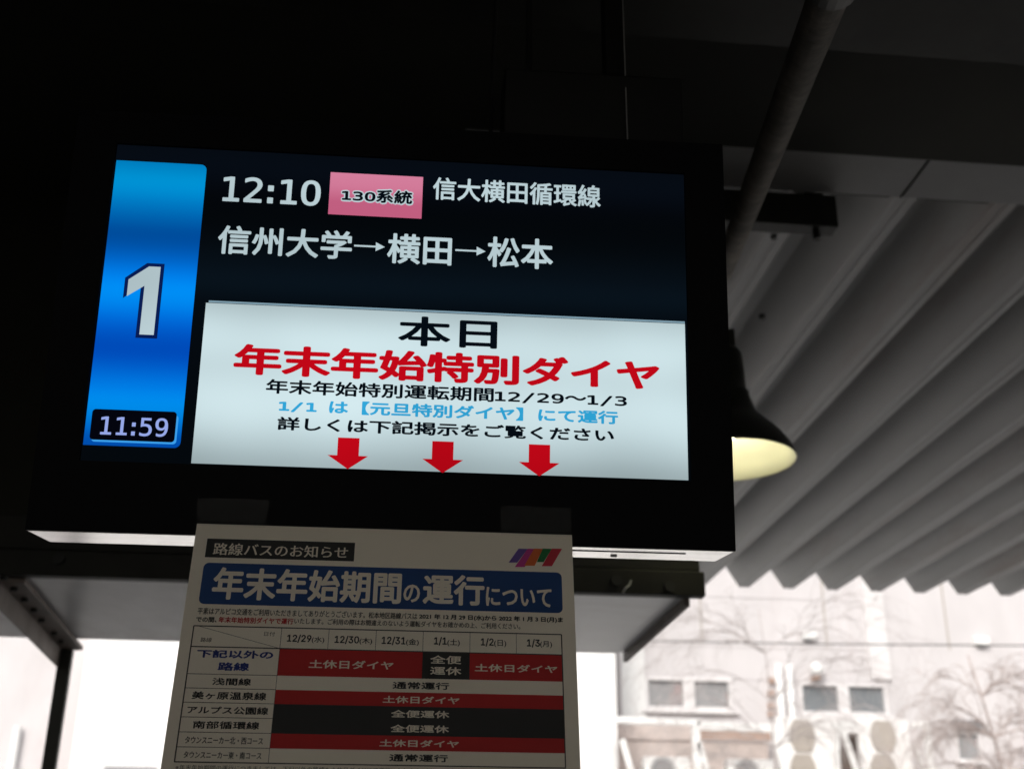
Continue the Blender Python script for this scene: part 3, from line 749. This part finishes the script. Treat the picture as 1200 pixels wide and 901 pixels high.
for (px, py, lab) in ((948, 744, 'small white box on the pinkish wall left of the bright strip'), (1150, 751, 'small white box on the pinkish wall above the right tree')):
    c = F(px, py, FY-.06)
    o = thing('wall_box', lab, 'wall box', tuple(c))
    MB().box(c.x-.14, c.x+.14, FY-.12, FY-.001, c.z-.07, c.z+.08).build('cover', M['white'], o, bevel=.01)
    MB().box(c.x-.05, c.x+.05, FY-.09, FY-.001, c.z-.11, c.z-.072).build('gland', M['grey_metal'], o)

# white building on the left of it
WY = 20.6
wx1 = F(722, 800, WY).x
wb = thing('white_building', 'bright white plain building seen between the post and the notice', 'building', (0, WY, 0))
wx0 = F(96, 800, WY).x
MB().box(wx0, wx1, WY, WY+10, 0, 10.5).build('wall', M['white_wall'], wb)
lz = F(150, 897.5, WY-.25)
MB().box(F(122, 897, WY-.25).x, F(182, 897, WY-.25).x, WY-.25, WY-.002, lz.z-.1, lz.z).build('ledge', M['grey_metal'], wb)
MB().box(wx0-.1, wx1+.1, WY-.1, WY+10.1, 10.5, 10.7).build('roof_edge', M['white'], wb)
lb = thing('left_building', 'pale pinkish building at the far left beyond the post', 'building', (-12, 21.5, 0))
MB().box(-30, wx0-.02, 21.2, 31, 0, 9.8).build('wall', M['facade'], lb)
c = F(18, 870, 21.1)
MB().tube([(c.x, 21.1, 0), (c.x, 21.1, F(18, 850, 21.1).z)], .06, 10).build('drainpipe', M['white'], lb)
MB().box(-30, wx0-.02, 21.1, 31.1, 9.8, 10).build('roof_edge', M['white'], lb)

# low annex with air conditioners, frames and pierced blocks
an = thing('low_annex', 'low flat-roofed annex in front of the pinkish building', 'annex', (10, 20, 0))
MB().box(wx1+.05, 19, 18.6, FY-.14, 0, 3.0).build('walls', M['white_wall'], an)
MB().box(wx1+.04, 19.1, 18.5, FY-.13, 3.002, 3.1).build('roof_slab', M['beige'], an)
def acunit(px, w_, ytop, Y, lab):
    c = atY(px, ytop, Y); z0 = 3.14; z1 = c.z
    o = thing('air_conditioner', lab, 'air conditioner', (c.x, Y, z0), group='outdoor units on the annex roof')
    MB().box(c.x-w_/2, c.x+w_/2, Y, Y+.3, z0, z1).build('casing', M['white'], o, bevel=.02)
    zc = (z0+z1)/2
    rg = MB(); n = 28
    for r_a, r_b in ((.235, .215), (.16, .148), (.085, .075)):
        b = len(rg.v)
        for k in range(n):
            t = 2*math.pi*k/n
            for rr in (r_a, r_b):
                rg.v.append((c.x-.08+rr*math.cos(t), Y-.012, zc+rr*math.sin(t)))
        for k in range(n):
            k2 = (k+1) % n; rg.f.append((b+2*k, b+2*k2, b+2*k2+1, b+2*k+1))
    rg.build('fan_guard', M['grey_metal'], o)
    MB().tube([(c.x-.08, Y-.004, zc), (c.x-.08, Y-.001, zc)], .2, 24).build('fan', M['glass_dull'], o)
    for s_ in (-1, 1): MB().box(c.x+s_*w_*.35-.04, c.x+s_*w_*.35+.04, Y-.02, Y+.32, 3.101, 3.14).build('foot', M['grey_metal'], o)
acunit(782, .78, 886, 20.6, 'white air conditioner under the left white frame')
acunit(880, .80, 889, 20.6, 'white air conditioner under the brown board')
pg = thing('pergola', 'white steel frame with slanting struts around the air conditioners', 'pergola', (6.5, 20.1, 3.1))
def bar(px0, py0, px1, py1, wpx, Y=20.1, m=M['white'], parent=None, name='bar'):
    a, b = atY(px0, py0, Y), atY(px1, py1, Y)
    return MB().prism(a, b, wpx/1406*20.8, .08, up=Vector((0, 1, 0))).build(name, m, parent or pg, bevel=.004)
def down(px, py, px1, py1):      # continue a leg to the slab
    a, b = atY(px, py, 20.1), atY(px1, py1, 20.1)
    return a, a+(b-a)*((a.z-3.11)/(a.z-b.z))
bar(708, 842.5, 820, 846, 7); bar(816, 850, 916, 853.5, 9)
for (p0, p1, wpx) in (((713, 846), (712, 901), 6), ((815, 848), (817, 901), 9), ((906, 856), (919, 901), 7), ((729, 866), (739, 901), 6), ((819, 870), (828, 901), 6)):
    a, b = down(*p0, *p1)
    MB().prism(a, b, wpx/1406*20.8, .07, up=Vector((0, 1, 0))).build('leg', M['white'], pg)
bb = thing('brown_board', 'weathered brown board behind the white frame', 'board', (7, 21.5, 3.1))
r_ = rectF(818, 852, 903, 866.5, 21.6); MB().box(r_[0], r_[1], 21.6, 21.65, r_[2], r_[3]).build('plank', M['brown'], bb)
r_ = rectF(718, 849, 810, 866, 21.6); MB().box(r_[0], r_[1], 21.62, 21.66, r_[2], r_[3]).build('plank', M['brown_pale'], bb)
r_ = rectF(722, 867, 903, 925, 21.6); MB().box(r_[0], r_[1], 21.66, 21.7, 3.11, r_[3]).build('backing', M['brown_pale'], bb)
# pierced screen
ps = thing('pierced_screen', 'white screen wall with beige eight-sided blocks below the right paired window', 'screen wall', (10, 20.8, 3.1))
SY = 20.8
op = rectF(985, 858, 1010, 930, SY)
sw = rectF(913, 841, 1068, 930, SY)
wall_with_holes(sw[0], sw[1], SY, SY+.14, 3.11, sw[3], [(op[0], op[1], 3.11+.001, op[3])]).build('panel', M['white_wall'], ps)
MB().box(op[0]-.1, op[1]+.1, SY+.4, SY+.45, 3.11, op[3]+.1).build('dark_back', M['dark_open'], ps)
for (cx_, yt, yb) in ((940.5, 843, 880), (942, 883, 921), (1035.5, 844, 880), (1036, 883, 921)):
    a = rectF(cx_-15, yt, cx_+15, yb, SY-.03)
    x0, x1, z0, z1 = a; h = (z1-z0); wq = (x1-x0)
    MB().poly([(x0+wq*.2, z0), (x1-wq*.2, z0), (x1-wq*.03, z0+h*.3), (x1, z0+h*.5), (x1-wq*.03, z0+h*.7), (x1-wq*.2, z1), (x0+wq*.2, z1), (x0+wq*.03, z0+h*.7), (x0, z0+h*.5), (x0+wq*.03, z0+h*.3)], SY-.03, SY-.001).build('block', M['beige'], ps)
rfm = thing('white_stand', 'white T-topped stand with a slanting strut in front of the dark opening', 'stand', (10.2, 20.1, 3.1))
bar(975, 848.5, 1004, 849.5, 7, parent=rfm, name='top_bar')
a, b = down(986, 852, 1003, 901); MB().prism(a, b, .09, .07, up=Vector((0, 1, 0))).build('strut', M['white'], rfm)
a, b = down(982, 852, 981, 901); MB().prism(a, b, .06, .07, up=Vector((0, 1, 0))).build('upright', M['white'], rfm)
rg2 = thing('gate', 'white bent gate frame at the right end of the pierced screen', 'gate', (11.2, 20.1, 3.1))
bar(1068, 848.5, 1088, 849, 6, parent=rg2, name='top_bar')
a, b = down(1085, 851, 1091, 901); MB().prism(a, b, .10, .07, up=Vector((0, 1, 0))).build('upright', M['white'], rg2)
a, b = down(1071, 872, 1083, 901); MB().prism(a, b, .07, .07, up=Vector((0, 1, 0))).build('strut', M['white'], rg2)

# overhead wires
a, b = atY(560, 747, 19.5), atY(1330, 757, 19.5)
tag(MB().tube([a+Vector((-30, 0, 1)), a, (a+b)/2-Vector((0, 0, .03)), b, b+Vector((30, 0, 1))], .011, 6).build('overhead_wire', M['cable']), 'thin overhead wire crossing in front of the pinkish building', 'wire')
# ------------------------------------------------------------------ bare trees
def bare_tree(name, base, top, spread, seed, n_main, m, label, rscale=1.0, lean=0.0, droop=1.0, twigs=7):
    rnd = random.Random(seed)
    root = thing(name, label, 'tree', tuple(base), group=None)
    base, top = Vector(base), Vector(top)
    H = top.z-base.z
    tr = []
    for k in range(9):
        t = k/8
        tr.append(base.lerp(top, t)+Vector((math.sin(t*5+seed)*.12*t+lean*t*t, math.cos(t*4+seed)*.08, 0)))
    MB().tube(tr, [(.055*(1-k/9)+.012)*rscale for k in range(9)], 8).build('trunk', m, root, smooth=True)
    cr_ = MB()
    def branch(p, d, ln, rad, depth):
        pts = [p]; q = p.copy(); dd = d.normalized(); ns = 7
        for k in range(ns):
            dd = (dd+Vector((rnd.uniform(-.16, .16), rnd.uniform(-.12, .12), -.17*droop*(1+.3*k)*(1 if depth else .7)))).normalized()
            q = q+dd*ln/ns; pts.append(q.copy())
        cr_.tube(pts, [rad*(1-k/(ns+1.0)) for k in range(ns+1)], 4, cap=False)
        if depth < 2:
            for k in range(twigs if depth == 0 else 5):
                i = rnd.randint(1, ns); s = rnd.choice((-1, 1))
                nd = (pts[min(i+1, ns)]-pts[i-1]).normalized()+Vector((s*rnd.uniform(.4, .9), rnd.uniform(-.5, .5), rnd.uniform(.1, .8)))
                branch(pts[i], nd, ln*rnd.uniform(.35, .6), rad*(1-i/(ns+1))*.55+.002, depth+1)
    for k in range(n_main):
        t = rnd.uniform(.55, 1.0); i = min(8, int(t*8)); s = -1 if k % 2 else 1
        an_ = rnd.uniform(-.9, .9)
        d = Vector((s*math.cos(an_), math.sin(an_)*.6, rnd.uniform(.5, 1.3)))
        branch(tr[i], d, spread*rnd.uniform(.6, 1.05), .018*rscale, 0)
    cr_.build('crown', m, root)
b0 = atY(1182, 901, 18.2)
bare_tree('bare_tree', (b0.x+.25, 18.2, 0), tuple(atY(1136, 768, 18.2)), 2.0, 5, 30, M['bark'], 'leafless tree with drooping brown twigs at the right', .8, 0, 1.25, 10)
b1 = atY(892, 742, 18.6)
bare_tree('bare_tree', (b1.x+.03, 18.6, 0), (b1.x, 18.6, b1.z+.4), 2.5, 11, 22, M['bark_pale'], 'slender leafless pale weeping tree left of the twin drainpipes', .42, 0, 1.0, 9)
